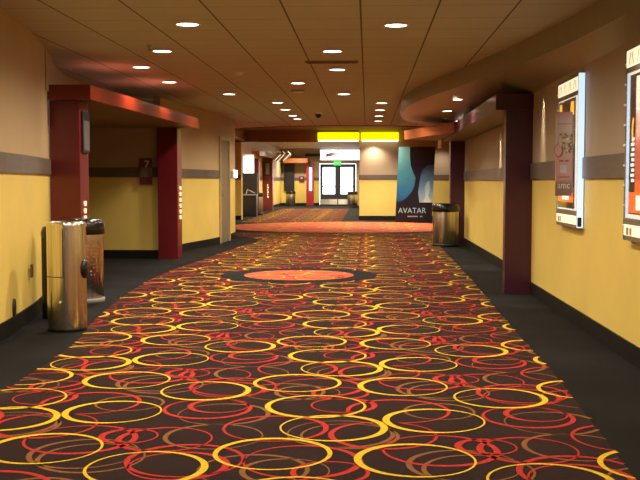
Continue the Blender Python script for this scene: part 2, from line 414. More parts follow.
def column(label, x0, x1, y0, y1, z1, letters=None, group='burgundy portal columns', paint=None):
    paint = paint or BURG
    t = thing('portal_column', label, 'column', ((x0 + x1) / 2, (y0 + y1) / 2, 0), 0, group)
    mb = MB(); mb.box(-(x1 - x0) / 2, (x1 - x0) / 2, -(y1 - y0) / 2, (y1 - y0) / 2, 0, z1); mb.build('shaft', paint, t, bevel=0.008)
    mb = MB(); w, d = (x1 - x0) / 2 + 0.004, (y1 - y0) / 2 + 0.004; mb.box(-w, w, -d, d, 0, 0.05); mb.build('plinth', paint, t)
    if letters:                                                       # upright row of lit characters on the hall side
        (yc, zt, zb, nl, w) = letters; h = (zt - zb) / nl
        rng = random.Random(3)
        for q in range(nl):
            z = zt - q * h; mb = MB(); xx = (x1 - x0) / 2; yy = yc - (y0 + y1) / 2
            mb.box(xx, xx + 0.012, yy - w / 2, yy + w / 2, z - 0.40 * h, z); mb.box(xx, xx + 0.012, yy - w / 2 * (.4 + .2 * (q % 3)), yy + w / 2, z - 0.68 * h, z - 0.40 * h)
            mb.build('lit_letter', LETTER, t)
    return t
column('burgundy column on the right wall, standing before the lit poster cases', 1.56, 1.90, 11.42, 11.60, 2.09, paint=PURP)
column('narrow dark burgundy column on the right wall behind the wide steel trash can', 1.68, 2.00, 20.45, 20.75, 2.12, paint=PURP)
t = thing('entry_canopy', 'dark maroon flat canopy over the right wall between two burgundy columns', 'canopy', (1.45, 11.4, 2.09), 0, 'entry canopies')
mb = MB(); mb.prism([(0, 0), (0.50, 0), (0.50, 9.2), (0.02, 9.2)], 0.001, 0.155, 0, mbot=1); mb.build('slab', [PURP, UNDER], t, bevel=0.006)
mb = MB(); mb.prism([(-0.012, -0.012), (0.45, -0.012), (0.45, 0), (0, 0), (0.02, 9.2), (0.008, 9.2)], -0.012, 0.165); mb.build('fascia', PURP, t)

t = thing('curved_canopy', 'orange lit curved wing reaching into the hall past the right wall canopy', 'canopy', (1.2, 18.2, 2.09), 0, 'entry canopies')
wing = smooth_poly([(1.44, 16.6), (1.33, 17.0), (1.18, 17.55), (1.02, 18.2), (0.87, 18.85), (0.74, 19.45)], 4)
wl = [(p[0] - 1.2, p[1] - 18.2) for p in wing]
mb = MB(); mb.prism(wl + [(-0.40, 1.55), (0.24, 1.9)], 0.004, 0.15, 0, 0, 1); mb.build('slab', [ORANGEL, UNDER], t)
mb = MB(); strip(mb, wl[::-1], 0, .03, -.006, .165); mb.build('fascia', ORANGEL, t)
mb = MB(); mb.box(.20, .235, 1.0, 1.9, -.16, 0); mb.build('bracket', ORANGEL, t)

# ------------------------------------------------------------------ left side
lw = [(-2.55, -7), (-2.58, 0), (-2.66, 4), (-2.80, 6.5), (-2.95, 8.0), (-3.03, 8.6), (-3.14, 9.3), (-3.28, 10.0), (-3.45, 10.72)]
painted_wall('wall_left', lw, H, base_name='baseboard_left')
painted_wall('wall_recess_near', [(-3.55, 11.1), (-6.0, 11.1)], 2.166, base_name='baseboard_recess_near')
painted_wall('wall_recess', [(-6.0, 16.45), (-3.40, 16.45)], 2.166, base_name='baseboard_recess')
painted_wall('wall_recess_end', [(-6.0, 11.0), (-6.0, 16.45)], 2.166, base_name='baseboard_recess_end')
up = smooth_poly([(-3.36, 10.4), (-3.55, 11.2), (-3.79, 12.13), (-3.97, 13.2), (-4.03, 14.4), (-3.98, 15.6), (-3.80, 16.8), (-3.58, 17.7), (-3.44, 18.1)], 4)
mb = MB(); strip(mb, up, -0.1, 0, 2.24, H, 0); structure(mb.build('wall_upper_left', [TANL]))
lw2 = [(-3.43, 16.5), (-3.41, 17.5), (-3.36, 18.3), (-3.24, 19.1), (-3.10, 20.0), (-3.00, 21.5), (-2.99, 22.2), (-3.03, 22.85), (-5.0, 22.95)]
lw2s = smooth_poly(lw2[:-1], 3) + [lw2[-1]]
painted_wall('wall_left_far', lw2s, H, base_name='baseboard_left_far', holes=(20.52, 21.52))
column('burgundy column nearest on the left, beside the pair of steel trash cans', -3.45, -3.115, 10.74, 11.08, 2.155, (10.90, 1.06, 0.50, 7, 0.07))
column('burgundy column on the left just past the number 7 recess', -3.45, -3.12, 16.34, 16.72, 2.155, (16.56, 1.20, 0.62, 6, 0.12))
t = thing('entry_canopy', 'red glossy flat canopy over the recessed entrance on the left', 'canopy', (-2.97, 10.66, 2.165), 0, 'entry canopies')
mb = MB(); mb.prism([(-0.02, 0.02), (-0.47, 0.02), (-0.47, 0.40), (-3.1, 0.40), (-3.1, 5.95), (-0.48, 5.95), (-0.36, 6.1), (0.15, 6.1), (0.16, 5.75)], 0.002, 0.135, 0, 0, 1); mb.build('slab', [REDF, UNDER], t)
fas = [(-0.47, 0), (0, 0), (0.05, 1.2), (0.10, 2.8), (0.15, 4.6), (0.18, 5.8)]
mb = MB(); strip(mb, fas, -0.035, 0, -0.012, 0.148); mb.build('fascia', REDF, t)
# sign 7 on the recess wall
t = thing('room_number_sign', 'maroon room sign with the number 7 on the recess wall', 'sign', (-3.66, 16.422, 1.445))
mb = MB(); mb.box(-0.105, 0.105, -0.014, 0, -0.215, 0.215); mb.build('plate', BURGS, t, bevel=0.003)
text('number', '7', 0.19, SIGNTXT, t, (0.015, -0.016, 0.105), (PI / 2, 0, 0))
for z, w in ((-0.09, .07), (-0.125, .075), (-0.15, .05)):
    mb = MB(); mb.box(-w, w, -0.016, -0.013, z - 0.006, z + 0.006); mb.build('text_line', BURG, t)
mb = MB(); mb.box(-0.107, 0.107, -0.020, -0.013, -0.09, 0.065); mb.build('middle_strip', BAND, t)
# showtime display on near column
t = thing('wall_display', 'small black framed display screen on the side of the near left column', 'screen', (-3.113, 10.93, 1.81))
mb = MB(); mb.box(0, 0.022, -0.13, 0.13, -0.22, 0.23); mb.build('housing', BLACKM, t, bevel=0.006)
mb = MB(); mb.box(0.022, 0.024, -0.105, 0.105, -0.19, 0.13); mb.build('screen', mat('grey_screen', (0.10, 0.095, 0.10), 0.3), t)
# door on the left wall
ang = math.atan2(1.5, 0.10) - PI / 2
t = thing('door', 'tall beige painted door in cream frame at far end of left wall', 'door', (-3.032, 21.02, 0), ang * 1.0)
mb = MB(); mb.box(-0.03, 0.014, -0.43, 0.43, 0.01, 2.14); mb.build('leaf', DOORM, t, bevel=0.004)
mb = MB()
mb.box(-0.04, 0.045, -0.50, -0.43, 0, 2.22); mb.box(-0.04, 0.045, 0.43, 0.50, 0, 2.22); mb.box(-0.04, 0.045, -0.43, 0.43, 2.14, 2.22)
mb.build('frame', FRAMEM, t, bevel=0.004)
mb = MB(); mb.tube((0.014, -0.30, 1.0), (0.065, -0.30, 1.0), 0.014); mb.tube((0.065, -0.31, 1.0), (0.065, -0.19, 1.0), 0.011); mb.lathe([(0.03, -0.09), (0.03, 0.09)], (0.012, -0.30, 1.02), 16)
mb.build('handle', GREYF, t)
mb = MB(); mb.lathe([(0.0, -0.02), (0.025, -0.02), (0.025, 0.02), (0, 0.02)], (0.022, -0.30, 1.22), 16); mb.build('lock', GREYF, t)
# lit sign past the door
t = thing('wall_light', 'small glowing white box on the wall corner past the beige door', 'light', (-3.0, 22.35, 1.45))
mb = MB(); mb.box(-0.012, 0.012, -0.17, 0.17, -0.10, 0.10); mb.build('back_plate', WHITEP, t)
mb = MB(); mb.box(0.012, 0.07, -0.15, 0.15, -0.085, 0.085); mb.build('glow_face', WHITEL, t, bevel=0.01)
# outlet and oval plate on near left wall
t = thing('wall_outlet', 'small dark outlet plate low on the near left wall', 'outlet', (-3.062, 8.96, 0.46), math.radians(8.5))
mb = MB(); mb.box(-0.004, 0.012, -0.035, 0.035, -0.06, 0.06); mb.build('plate', PLATE, t, bevel=0.003)
for z in (-0.025, 0.025):
    mb = MB(); mb.box(0.012, 0.015, -0.016, 0.016, z - 0.013, z + 0.013); mb.build('socket', BLACKM, t)
t = thing('wall_bumper', 'black oval plate low on the near left wall by the rubber base', 'plate', (-2.987, 8.27, 0.205), math.radians(7.5))
mb = MB(); nn = 28
ov = [(0.042 * math.cos(2 * PI * i / nn), 0.085 * math.sin(2 * PI * i / nn)) for i in range(nn)]
mb.idx([(0.0, a, b) for a, b in ov] + [(0.018, a * .9, b * .93) for a, b in ov], [(i, (i + 1) % nn, nn + (i + 1) % nn, nn + i) for i in range(nn)] + [tuple(range(nn, 2 * nn))], 0)
mb.build('plate', BLACKM, t)
mb = MB(); mb.lathe([(0.008, 0), (0.006, 0.02), (0, 0.022)], (0.018, 0, -0.01), 12); mb.build('boss', BLACKM, t)

# back end of hall behind the camera
painted_wall('wall_back', [(WR, -7), (-2.55, -7)], H, base_name='baseboard_back')

# ------------------------------------------------------------------ rotunda, portal, far lobby
painted_wall('wall_rotunda_left', [(-5.0, 22.95), (-5.0, 33.5)], 3.05, base_name='baseboard_rotunda_left')
painted_wall('wall_rotunda_right', [(5.4, 33.5), (5.4, 20.75)], 3.05, base_name='baseboard_rotunda_right')
painted_wall('wall_portal_left', [(-5.0, 33.5), (-4.24, 33.5)], 2.66, base_name='baseboard_portal_left', thick=0.4)
painted_wall('wall_poster', [(-0.27, 54.0), (-0.27, 33.5), (5.4, 33.5)], 3.05, base_name='baseboard_poster', thick=0.3)
mb = MB(); mb.box(-5.0, -0.27, 33.5, 33.9, 2.61, 3.10); structure(mb.build('wall_header', BROWN))
painted_wall('wall_far_left', [(-4.65, 33.9), (-4.65, 54.0)], 3.05, base_name='baseboard_far_left')
DX0, DX1 = -2.56, -0.64
painted_wall('wall_far', [(-4.65, 54.0), (DX0 - 0.03, 54.0)], 3.05, base_name='baseboard_far')
mb = MB(); mb.box(DX0 - 0.03, -0.27, 54.0, 54.12, 2.26, 2.42, 0); mb.box(DX1 + 0.02, -0.27, 54.0, 54.12, 0, 2.26, 0)
structure(mb.build('wall_far_doorhead', [TAN]))
# transom window
t = structure(MB().build('window_1', DARKFR)) if False else None
mb = MB()
mb.box(DX0 - .03, -0.27, 54.02, 54.10, 2.42, 2.46); mb.box(DX0 - .03, -0.27, 54.02, 54.10, 3.00, 3.05)
mb.box(DX0 - .03, DX0 + .02, 54.02, 54.10, 2.46, 3.0); mb.box(-0.32, -0.27, 54.02, 54.10, 2.46, 3.0)
wf = structure(mb.build('window_1', WHITEP))
mb = MB(); mb.box(DX0 + .02, -0.32, 54.055, 54.065, 2.46, 3.0); mb.build('pane', GLASS, wf)
# glass exit doors
for s, (a, b), lab in ((1, (DX0, (DX0 + DX1) / 2), 'left leaf of the dark framed glass exit doors with steel kick plate'), (-1, ((DX0 + DX1) / 2, DX1), 'right leaf of the dark framed glass exit doors with steel kick plate')):
    t = thing('glass_door', lab, 'door', ((a + b) / 2, 54.05, 0), 0, 'glass exit doors'); w = (b - a) / 2
    mb = MB()
    mb.box(-w, -w + .15, -.03, .03, 0, 2.24); mb.box(w - .15, w, -.03, .03, 0, 2.24); mb.box(-w + .15, w - .15, -.03, .03, 2.06, 2.24); mb.box(-w + .15, w - .15, -.03, .03, 0.0, 0.62)
    mb.build('frame', DARKFR, t)
    mb = MB(); mb.box(-w + .15, w - .15, -.006, .006, .62, 2.06); mb.build('pane', GLASS, t)
    mb = MB(); mb.box(-w + .03, w - .03, -.036, -.03, .06, .34); mb.build('kick_plate', STEEL2, t)
    mb = MB(); mb.box(-w + .1, w - .1, -.09, -.06, 1.0, 1.05); mb.build('push_bar', DARKFR, t)
t = thing('exit_sign', 'green lit EXIT sign above the glass doors', 'sign', (-1.62, 53.93, 2.28))
mb = MB(); mb.box(-0.20, 0.20, -0.05, 0.05, -0.13, 0.13); mb.build('housing', GREENS, t, bevel=0.01)
text('lettering', 'EXIT', 0.20, emit('exit_letters', (0.35, 1.0, 0.35), 1.5), t, (0, -0.055, 0), (PI / 2, 0, 0))

# yellow illuminated signs
for (x0, x1, lab) in ((-1.66, -0.28, 'yellow lit sign box hanging over the far opening, left of the pair'), (-0.21, 1.03, 'yellow lit sign box on the wall above the tall blue poster, right of the pair')):
    t = thing('lightbox_sign', lab, 'sign', ((x0 + x1) / 2, 33.30, 2.63), 0, 'yellow lightbox signs'); w = (x1 - x0) / 2
    arc = [(w * q / 10, -0.22 * (1 - (q / 10) ** 2) ** 0.5) for q in range(-10, 11)]
    mb = MB(); mb.prism(arc + [(w, 0.18), (-w, 0.18)], 0.03, 0.28); mb.build('face', YSIGN, t)
    mb = MB(); mb.prism([(p[0] * .97, p[1]) for p in arc] + [(w * .97, 0.16), (-w * .97, 0.16)], -0.02, 0.03); mb.build('base_diffuser', YSIGNB, t)

# poster standee ------------------------------------------------------
t = thing('poster_standee', 'tall blue and black film poster standing on the orange carpet edge', 'poster', (1.44, 31.45, 0.009), 0)
ti = math.radians(1.6)
PW, PH = 0.57, 2.36
def sh(p): return (p[0] + 0.045 * p[2], p[1] + 0.03 * p[2], p[2])
TEAL = ramp_print('print_teal', 'Z', [(0.0, (0.01, 0.04, 0.12)), (0.2, (0.02, 0.17, 0.40)), (0.55, (0.07, 0.36, 0.50)), (1.0, (0.22, 0.55, 0.56))], 0.5, PH, distort=0.25)
DARKP = ramp_print('print_dark', 'Z', [(0.0, (0.004, 0.006, 0.012)), (0.6, (0.008, 0.012, 0.035)), (1.0, (0.018, 0.012, 0.014))], 0.0, PH, distort=0.3)
BLUEP = ramp_print('print_blue', 'Z', [(0.0, (0.35, 0.60, 0.62)), (0.35, (0.16, 0.36, 0.60)), (0.7, (0.07, 0.22, 0.44)), (1.0, (0.04, 0.10, 0.20))], 0.62, 1.75, distort=0.5)
BLUEP2 = ramp_print('print_pale_blue', 'Z', [(0.0, (0.60, 0.80, 0.72)), (1.0, (0.25, 0.55, 0.70))], 0.62, 1.3, distort=0.6)
mb = MB(); v = [sh(p) for p in [(-PW, -.02, 0), (PW, -.02, 0), (PW, -.02, PH), (-PW, -.02, PH), (-PW, .02, 0), (PW, .02, 0), (PW, .02, PH), (-PW, .02, PH)]]
mb.idx(v, [(0, 1, 2, 3), (5, 4, 7, 6), (4, 0, 3, 7), (1, 5, 6, 2), (3, 2, 6, 7), (4, 5, 1, 0)]); mb.build('board', DARKP, t)
def patch(name, poly, m, y): 
    mb = MB(); mb.face([sh((p[0], y, p[1])) for p in poly]); return mb.build(name, m, t)
patch('art_teal', [(-PW, .62), (-PW, PH), (-.22, PH), (-.20, 2.0), (-.16, 1.75), (-.08, 1.55), (0.0, 1.40), (-.02, 1.15), (-.10, .95), (-.24, .78), (-.40, .66)], TEAL, -.0225)
patch('art_blue', [(.16, .62), (.10, .95), (.13, 1.25), (.16, 1.50), (.24, 1.68), (.36, 1.78), (PW, 1.80), (PW, .62)], BLUEP, -.0225)
patch('art_streak', [(.28, .62), (.34, .85), (.30, 1.10), (.36, 1.26), (.44, 1.30), (.47, 1.0), (.42, .85), (.52, .62)], BLUEP2, -.0235)
LETB = mat('pale_cyan_print', (0.34, 0.66, 0.74), 0.4)
text('lettering', 'AVATAR', 0.24, LETB, t, sh((-0.06, -.024, .36)), (PI / 2, 0, 0), spacing=1.05, sx=0.92)
mb = MB()
mb.box(-.19, .13, -.026, -.024, .165, .205); mb.build('text_line', mat('grey_print', (0.30, 0.30, 0.30), 0.5), t)
mb = MB(); mb.box(.20, .28, -.026, -.024, .165, .205); mb.build('text_line', bpy.data.materials['grey_print'], t)
mb = MB(); mb.box(-PW, PW, -0.02, 0.30, 0, 0.025); mb.tube((-.4, .26, .02), (-.38, .05, 1.5), .012); mb.tube((.4, .26, .02), (.42, .05, 1.5), .012)
mb.build('stand', BLACKM, t)

# ------------------------------------------------------------------ trash cans
def can(label, x, y, r, h, kind):
    t = thing('trash_can', label, 'trash can', (x, y, 0.0045 if kind == 'dome' else 0), 0, 'steel trash cans')
    if kind == 'open':
        mb = MB(); mb.lathe([(0, .012), (r * .97, .012), (r, .03), (r, h - .045)]); mb.build('body', STEEL, t)
        mb = MB(); mb.lathe([(r * 1.012, h - .05), (r * 1.015, h - .03), (r * .985, h - .008), (r * .90, h), (r * .80, h - .004), (r * .76, h - .015)]); mb.build('rim', STEEL, t)
        mb = MB(); mb.lathe([(r * .765, h - .014), (r * .74, h - .03), (r * .72, h - .3), (0, h - .3)]); mb.build('liner', BLACKP, t)
        mb = MB(); mb.lathe([(r * .93, 0), (r * .95, .014)]); mb.build('foot', BLACKM, t)
        # push flap on the hall-facing side
        mb = MB(); aa = math.radians(-9); K = 24; c = (0, 0, .53); vs = []
        for sc, dr in ((1, .002), (.93, .016), (.6, .026)):
            for i in range(K):
                u, w = .055 * sc * math.cos(2 * PI * i / K) / r, .082 * sc * math.sin(2 * PI * i / K)
                vs.append(((r + dr) * math.cos(aa + u), (r + dr) * math.sin(aa + u), .53 + w))
        mb.idx(vs, [(q * K + i, q * K + (i + 1) % K, (q + 1) * K + (i + 1) % K, (q + 1) * K + i) for q in (0, 1) for i in range(K)] + [tuple(range(2 * K, 3 * K))], 0, True)
        mb.build('flap', BLACKP, t)
        # thin dark lines and lock on the front
        mb = MB(); a0, a1 = math.radians(-165), math.radians(-84)
        for z in (.47,):
            for i in range(16):
                p, q = a0 + (a1 - a0) * i / 16, a0 + (a1 - a0) * (i + 1) / 16; rr = r + .0015
                mb.face([(rr * math.cos(p), rr * math.sin(p), z - .003), (rr * math.cos(q), rr * math.sin(q), z - .003), (rr * math.cos(q), rr * math.sin(q), z + .003), (rr * math.cos(p), rr * math.sin(p), z + .003)])
        rr = r + .0015; q = .004 / r
        mb.face([(rr * math.cos(a1 - q), rr * math.sin(a1 - q), .47), (rr * math.cos(a1 + q), rr * math.sin(a1 + q), .47), (rr * math.cos(a1 + q), rr * math.sin(a1 + q), h - .06), (rr * math.cos(a1 - q), rr * math.sin(a1 - q), h - .06)])
        mb.build('dark_line', BLACKM, t)
        mb = MB(); a = math.radians(-93); mb.tube((r * .98 * math.cos(a), r * .98 * math.sin(a), .26), ((r + .008) * math.cos(a), (r + .008) * math.sin(a), .26), .009, 14); mb.build('lock', WHITEP, t)
    else:
        zl = h - .16
        mb = MB(); mb.lathe([(0, .05), (r * .96, .05), (r * .96, zl + .01)])
        if kind == 'dots':
            for row in range(9):
                for col in range(9):
                    a = math.radians(-112 + 9.5 * col); z = .30 + .038 * row; rr = r * .96
                    if (row + col) % 3 == 2: continue
                    mb.tube((rr * .985 * math.cos(a), rr * .985 * math.sin(a), z), ((rr + .003) * math.cos(a), (rr + .003) * math.sin(a), z), .006, 6)
        mb.build('body', STEEL if kind != 'dome' else STEEL2, t)
        mb = MB(); mb.lathe([(0, 0), (r * 1.0, 0), (r * 1.0, .045), (r * .95, .055)]); mb.build('base', GREYP if kind == 'dots' else BLACKM, t)
        mb = MB(); mb.lathe([(r * .97, zl - .005), (r * 1.02, zl), (r * 1.03, zl + .06), (r * 1.0, h - .05), (r * .93, h - .02), (r * .80, h - .003), (r * .62, h - .004), (r * .55, h - .02), (r * .50, h - .10), (0, h - .10)]); mb.build('lid', BLACKP, t)
    return t
can('front steel cylinder trash can with open top and black oval flap', -2.57, 8.42, 0.165, 0.935, 'open')
can('steel trash can with black lid and studded side, tucked behind the front can', -2.985, 10.42, 0.205, 0.885, 'dots')
can('wide steel trash can with black lid by the far right column', 1.545, 19.86, 0.265, 0.845, 'dome')
can('far steel trash can with black top standing in front of the first red kiosk column', -4.19, 38.6, 0.155, 0.86, 'dome')
can('distant steel trash can under the black panel on the end wall', -4.10, 53.3, 0.26, 0.80, 'dome')
can('distant trash can beside the glass exit doors against the side wall', -0.74, 50.0, 0.26, 0.80, 'dome')
t = thing('waste_bin', 'slim black bin hidden behind the front steel can against the left wall', 'trash can', (-2.93, 9.2, 0))
mb = MB(); mb.lathe([(0, 0), (.105, 0), (.11, .02), (.11, .76)]); mb.build('body', BLACKM, t)
mb = MB(); mb.lathe([(.112, .755), (.114, .80), (.10, .85), (.06, .865), (0, .867)]); mb.build('lid', BLACKP, t)

# ------------------------------------------------------------------ poster cases on the right wall
STROKE = mat('dark_header_stroke', (0.38, 0.30, 0.15), 0.5)
def frontbox(mb, y0, y1, z0, z1, d0, d1): mb.box(-d1, -d0, y0, y1, z0, z1)
def case(label, y0, y1, art):
    zc0, zc1 = 0.865, 2.205
    t = thing('poster_case', label, 'poster case', (WR, (y0 + y1) / 2, 0), 0, 'lit poster cases'); w = (y1 - y0) / 2; t.scale = (1.12, 1, 1)
    mb = MB()
    mb.box(-.045, 0, -w, w, zc0, zc1)
    frontbox(mb, -w, w, zc0, zc0 + .035, .045, .053); frontbox(mb, -w, w, zc1 - .03, zc1, .045, .053)
    frontbox(mb, w - .03, w, zc0, zc1, .045, .053); frontbox(mb, -w, -w + .03, zc0, zc1, .045, .053)
    frontbox(mb, -w, w, .975, 1.02, .045, .053); frontbox(mb, -w, w, 2.02, 2.06, .045, .053)
    mb.build('frame', GREYF, t, bevel=0.004)
    mb = MB(); mb.box(-.055, -.008, -w - .012, -w - .001, zc0 + .01, zc1 - .005); mb.build('edge_light', BLUEL, t)
    mb = MB(); mb.box(-.050, -.020, -w - .015, -w - .012, zc0 + .02, zc0 + .10); mb.build('latch', BLACKM, t)
    mb = MB(); frontbox(mb, -w + .03, w - .03, 2.06, zc1 - .03, .045, .055)
    for q in range(8):
        yy = w - .10 - q * (2 * w - .2) / 7.0; s = .035 if q % 2 else -.03
        mb.idx([(-.0565, yy, 2.075), (-.0565, yy - .018, 2.075), (-.0565, yy - .018 + s, 2.155), (-.0565, yy + s, 2.155)], [(0, 1, 2, 3)], 1)
    mb.build('header', [CREAML, STROKE], t)
    mb = MB(); frontbox(mb, -w + .03, w - .03, zc0 + .035, .975, .045, .055)
    mb.box(-.057, -.055, w - .16, w - .10, .905, .955, 1); mb.box(-.057, -.055, w - .24, w - .19, .905, .955, 1); mb.build('footer', [CREAML, STROKE], t)
    mb = MB(); frontbox(mb, -w + .03, w - .03, 1.02, 2.02, .045, .048); bk = mb.build('backlight', emit('case_backlight', (1.0, .93, .82), 1.0) if 'case_backlight' not in bpy.data.materials else bpy.data.materials['case_backlight'], t)
    art(t, w)
    mb = MB(); frontbox(mb, -w + .03, w - .03, 1.02, 2.02, .0535, .0545); mb.build('glass', GLASS, t)
    for q in range(9):
        mb = MB(); z = zc0 + .10 + q * .14; mb.lathe([(.008, 0), (.008, .006), (0, .012)], (0, 0, 0), 10)
        o = mb.build('marquee_bulb', WHITEP, t); o.location = (-.053, w - .015, z); o.rotation_euler = (0, -PI / 2, 0)
    return t
E_OR = emit('print_orange_lit', (1.0, 0.16, 0.03), 1.2)
E_YE = emit('print_amber_lit', (1.0, 0.50, 0.06), 1.4)
E_DK = ramp_print('print_dark_lit', 'Z', [(0, (0.02, 0.012, 0.01)), (1, (0.10, 0.045, 0.025))], 1.0, 2.0, emission=0.3, distort=0.4)
E_PK = ramp_print('print_red_lit', 'Z', [(0, (0.9, 0.15, 0.03)), (.3, (0.55, 0.10, 0.06)), (.55, (0.75, 0.25, 0.18)), (.75, (0.85, 0.80, 0.70)), (1, (0.80, 0.95, 0.75))], 1.1, 2.0, emission=0.8, distort=0.7)
E_WH = emit('print_white_lit', (1.0, 0.92, 0.80), 1.2)
def art1(t, w):
    mb = MB(); frontbox(mb, -w + .14, w - .05, 1.035, 2.01, .048, .050); p = mb.build('poster', E_DK, t)
    mb = MB(); frontbox(mb, w - .20, w - .09, 1.35, 1.985, .050, .051); mb.build('art_amber', E_YE, p)
    mb = MB(); mb.idx([(-.051, -w + .18, 1.60), (-.051, -w + .40, 1.64), (-.051, -w + .34, 1.98), (-.051, -w + .20, 1.98)], [(0, 1, 2, 3)]); mb.build('art_flame', E_YE, p)
    mb = MB(); frontbox(mb, -w + .18, w - .08, 1.09, 1.22, .050, .0515); mb.build('art_orange', E_OR, p)
    mb = MB(); frontbox(mb, -w + .36, w - .26, 1.11, 1.20, .0515, .053); mb.build('text_block', E_WH, p)
def art2(t, w):
    mb = MB(); frontbox(mb, -w + .05, w - .12, 1.05, 2.00, .048, .050); p = mb.build('poster', E_DK, t)
    mb = MB(); frontbox(mb, -w + .05, w - .28, 1.20, 1.98, .050, .051); mb.build('art_figures', E_PK, p)
    mb = MB(); frontbox(mb, w - .115, w - .05, 1.04, 2.01, .048, .052); mb.build('edge_light', BLUEL, t)
    mb = MB(); frontbox(mb, -w + .05, w - .13, 1.06, 1.20, .050, .0515); mb.build('art_orange', E_OR, p)
    mb = MB(); frontbox(mb, -w + .10, w - .32, 1.08, 1.18, .0515, .053); mb.build('text_block', E_WH, p)
    mb = MB()
    for q in range(9):
        frontbox(mb, w - .26, w - .19 + .02 * (q % 2), 1.27 + q * .035, 1.292 + q * .035, .051, .0525)
    mb.build('text_column', E_WH, p)
    mb = MB()
    for q in range(10):
        a0, a1 = -1.2 + q * .24, -1.2 + (q + 1) * .24
        mb.idx([(-.052, w - .24 + .06 * math.cos(a0), 1.62 + .10 * math.sin(a0)), (-.052, w - .24 + .06 * math.cos(a1), 1.62 + .10 * math.sin(a1)), (-.052, w - .255 + .035 * math.cos(a1), 1.62 + .075 * math.sin(a1)), (-.052, w - .255 + .035 * math.cos(a0), 1.62 + .075 * math.sin(a0))], [(0, 1, 2, 3)])
    mb.build('art_arc', E_YE, p)
case('lit poster case with a bluish glowing edge, behind the hanging placard on the right wall', 8.70, 9.64, art1)
case('nearest lit poster case at the right edge, with white text column and red artwork', 6.20, 7.14, art2)
# hanging placard
t = thing('hanging_placard', 'maroon printed placard hanging out in front of the farther poster case', 'placard', (1.714, 8.86, 1.515)); t.scale = (0.82, 1, 1)
PLM = ramp_print('placard_print', 'Z', [(0, (0.22, 0.14, 0.11)), (.14, (0.24, 0.15, 0.12)), (.22, (0.52, 0.26, 0.23)), (.45, (0.56, 0.30, 0.27)), (.58, (0.55, 0.40, 0.34)), (.85, (0.58, 0.45, 0.40)), (1, (0.50, 0.25, 0.24))], -.365, .365, rough=0.5, distort=0.05)
mb = MB(); mb.box(-.088, .085, -.006, .006, -.365, .365); mb.build('board', PLM, t, bevel=0.002)
text('lettering', 'amc', .085, mat('pale_print', (0.75, 0.65, 0.6), .5), t, (0, -.009, -.275), (PI / 2, 0, 0), extrude=.001)
PD = mat('dark_print', (0.24, 0.11, 0.09), .5)
for q in ((-.05, -.005, -.067, -.052), (.012, .05, -.067, -.052), (-.06, .065, -.205, -.198), (-.08, .08, .258, .263)):
    mb = MB(); mb.box(q[0], q[1], -.0085, -.006, q[2], q[3]); mb.build('text_line', PD, t)
mb = MB(); mb.box(-.04, .03, -.0085, -.006, -.165, -.095); mb.build('grey_square', mat('blue_grey_print', (0.42, 0.45, 0.50), .5), t)
mb = MB(); K = 26; cc = (-.055, .03)
mb.idx([(cc[0] + .048 * math.cos(2 * PI * i / K), -.0085, cc[1] + .062 * math.sin(2 * PI * i / K)) for i in range(K)], [tuple(range(K))[::-1]]); 
ov = mb.build('art_disc', PD, t)
mb = MB(); mb.idx([(-.062 + .036 * math.cos(2 * PI * i / K), -.0092, .032 + .052 * math.sin(2 * PI * i / K)) for i in range(K)], [tuple(range(K))[::-1]]); mb.build('art_disc', mat('rose_print', (0.6, 0.36, 0.31), .5), t)
rng = random.Random(5); mb = MB()
for i in range(46):
    x, z, r = rng.uniform(-.045, .078), rng.uniform(.01, .17), rng.uniform(.008, .014)
    mb.idx([(x + r * math.cos(2 * PI * k / 7), -.0088, z + r * math.sin(2 * PI * k / 7)) for k in range(7)], [tuple(range(7))[::-1]], i % 2)
mb.build('art_kernels', [mat('beige_print', (0.72, 0.58, 0.42), .5), mat('brown_print', (0.28, 0.18, 0.12), .5)], t)
mb = MB(); mb.box(.085, .10, -.004, .004, -.34, .34); mb.build('bracket', GREYF, t)

# ------------------------------------------------------------------ far lobby things
t = thing('black_cabinet', 'tall black and navy cabinet beside the far left opening', 'cabinet', (-4.33, 36.7, 0))
mb = MB(); mb.box(-.30, .27, -.25, .25, 0, .80); mb.build('lower_body', NAVY, t, bevel=.01)
mb = MB(); mb.box(-.30, .27, .02, .25, .80, 1.60); mb.build('upper_panel', BLACKM, t, bevel=.01)
mb = MB(); mb.box(-.31, .28, -.26, .26, .78, .82); mb.tube((-.12, -.1, .82), (-.08, -.1, 1.0), .02); mb.tube((-.08, -.1, 1.0), (.2, -.12, .86), .012); mb.build('counter', GREYP, t)
t = thing('wall_light_scallop', 'glowing white arch standing in for a light scallop above the black cabinet', 'light scallop', (-4.45, 37.6, 1.58))  # glowing surface in place of an overexposed light scallop on the wall
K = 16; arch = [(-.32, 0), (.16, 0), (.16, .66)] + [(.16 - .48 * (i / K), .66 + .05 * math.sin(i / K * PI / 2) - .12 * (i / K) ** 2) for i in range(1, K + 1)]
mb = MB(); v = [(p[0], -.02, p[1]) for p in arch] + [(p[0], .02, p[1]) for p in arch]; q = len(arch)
mb.idx(v, [tuple(range(q)), tuple(range(2 * q - 1, q - 1, -1))] + [(i, q + i, q + (i + 1) % q, (i + 1) % q) for i in range(q)]); mb.build('glow_face', WHITEL, t)
mb = MB(); mb.box(-.34, .18, .02, .05, -.02, .74); mb.build('back_plate', WHITEP, t)
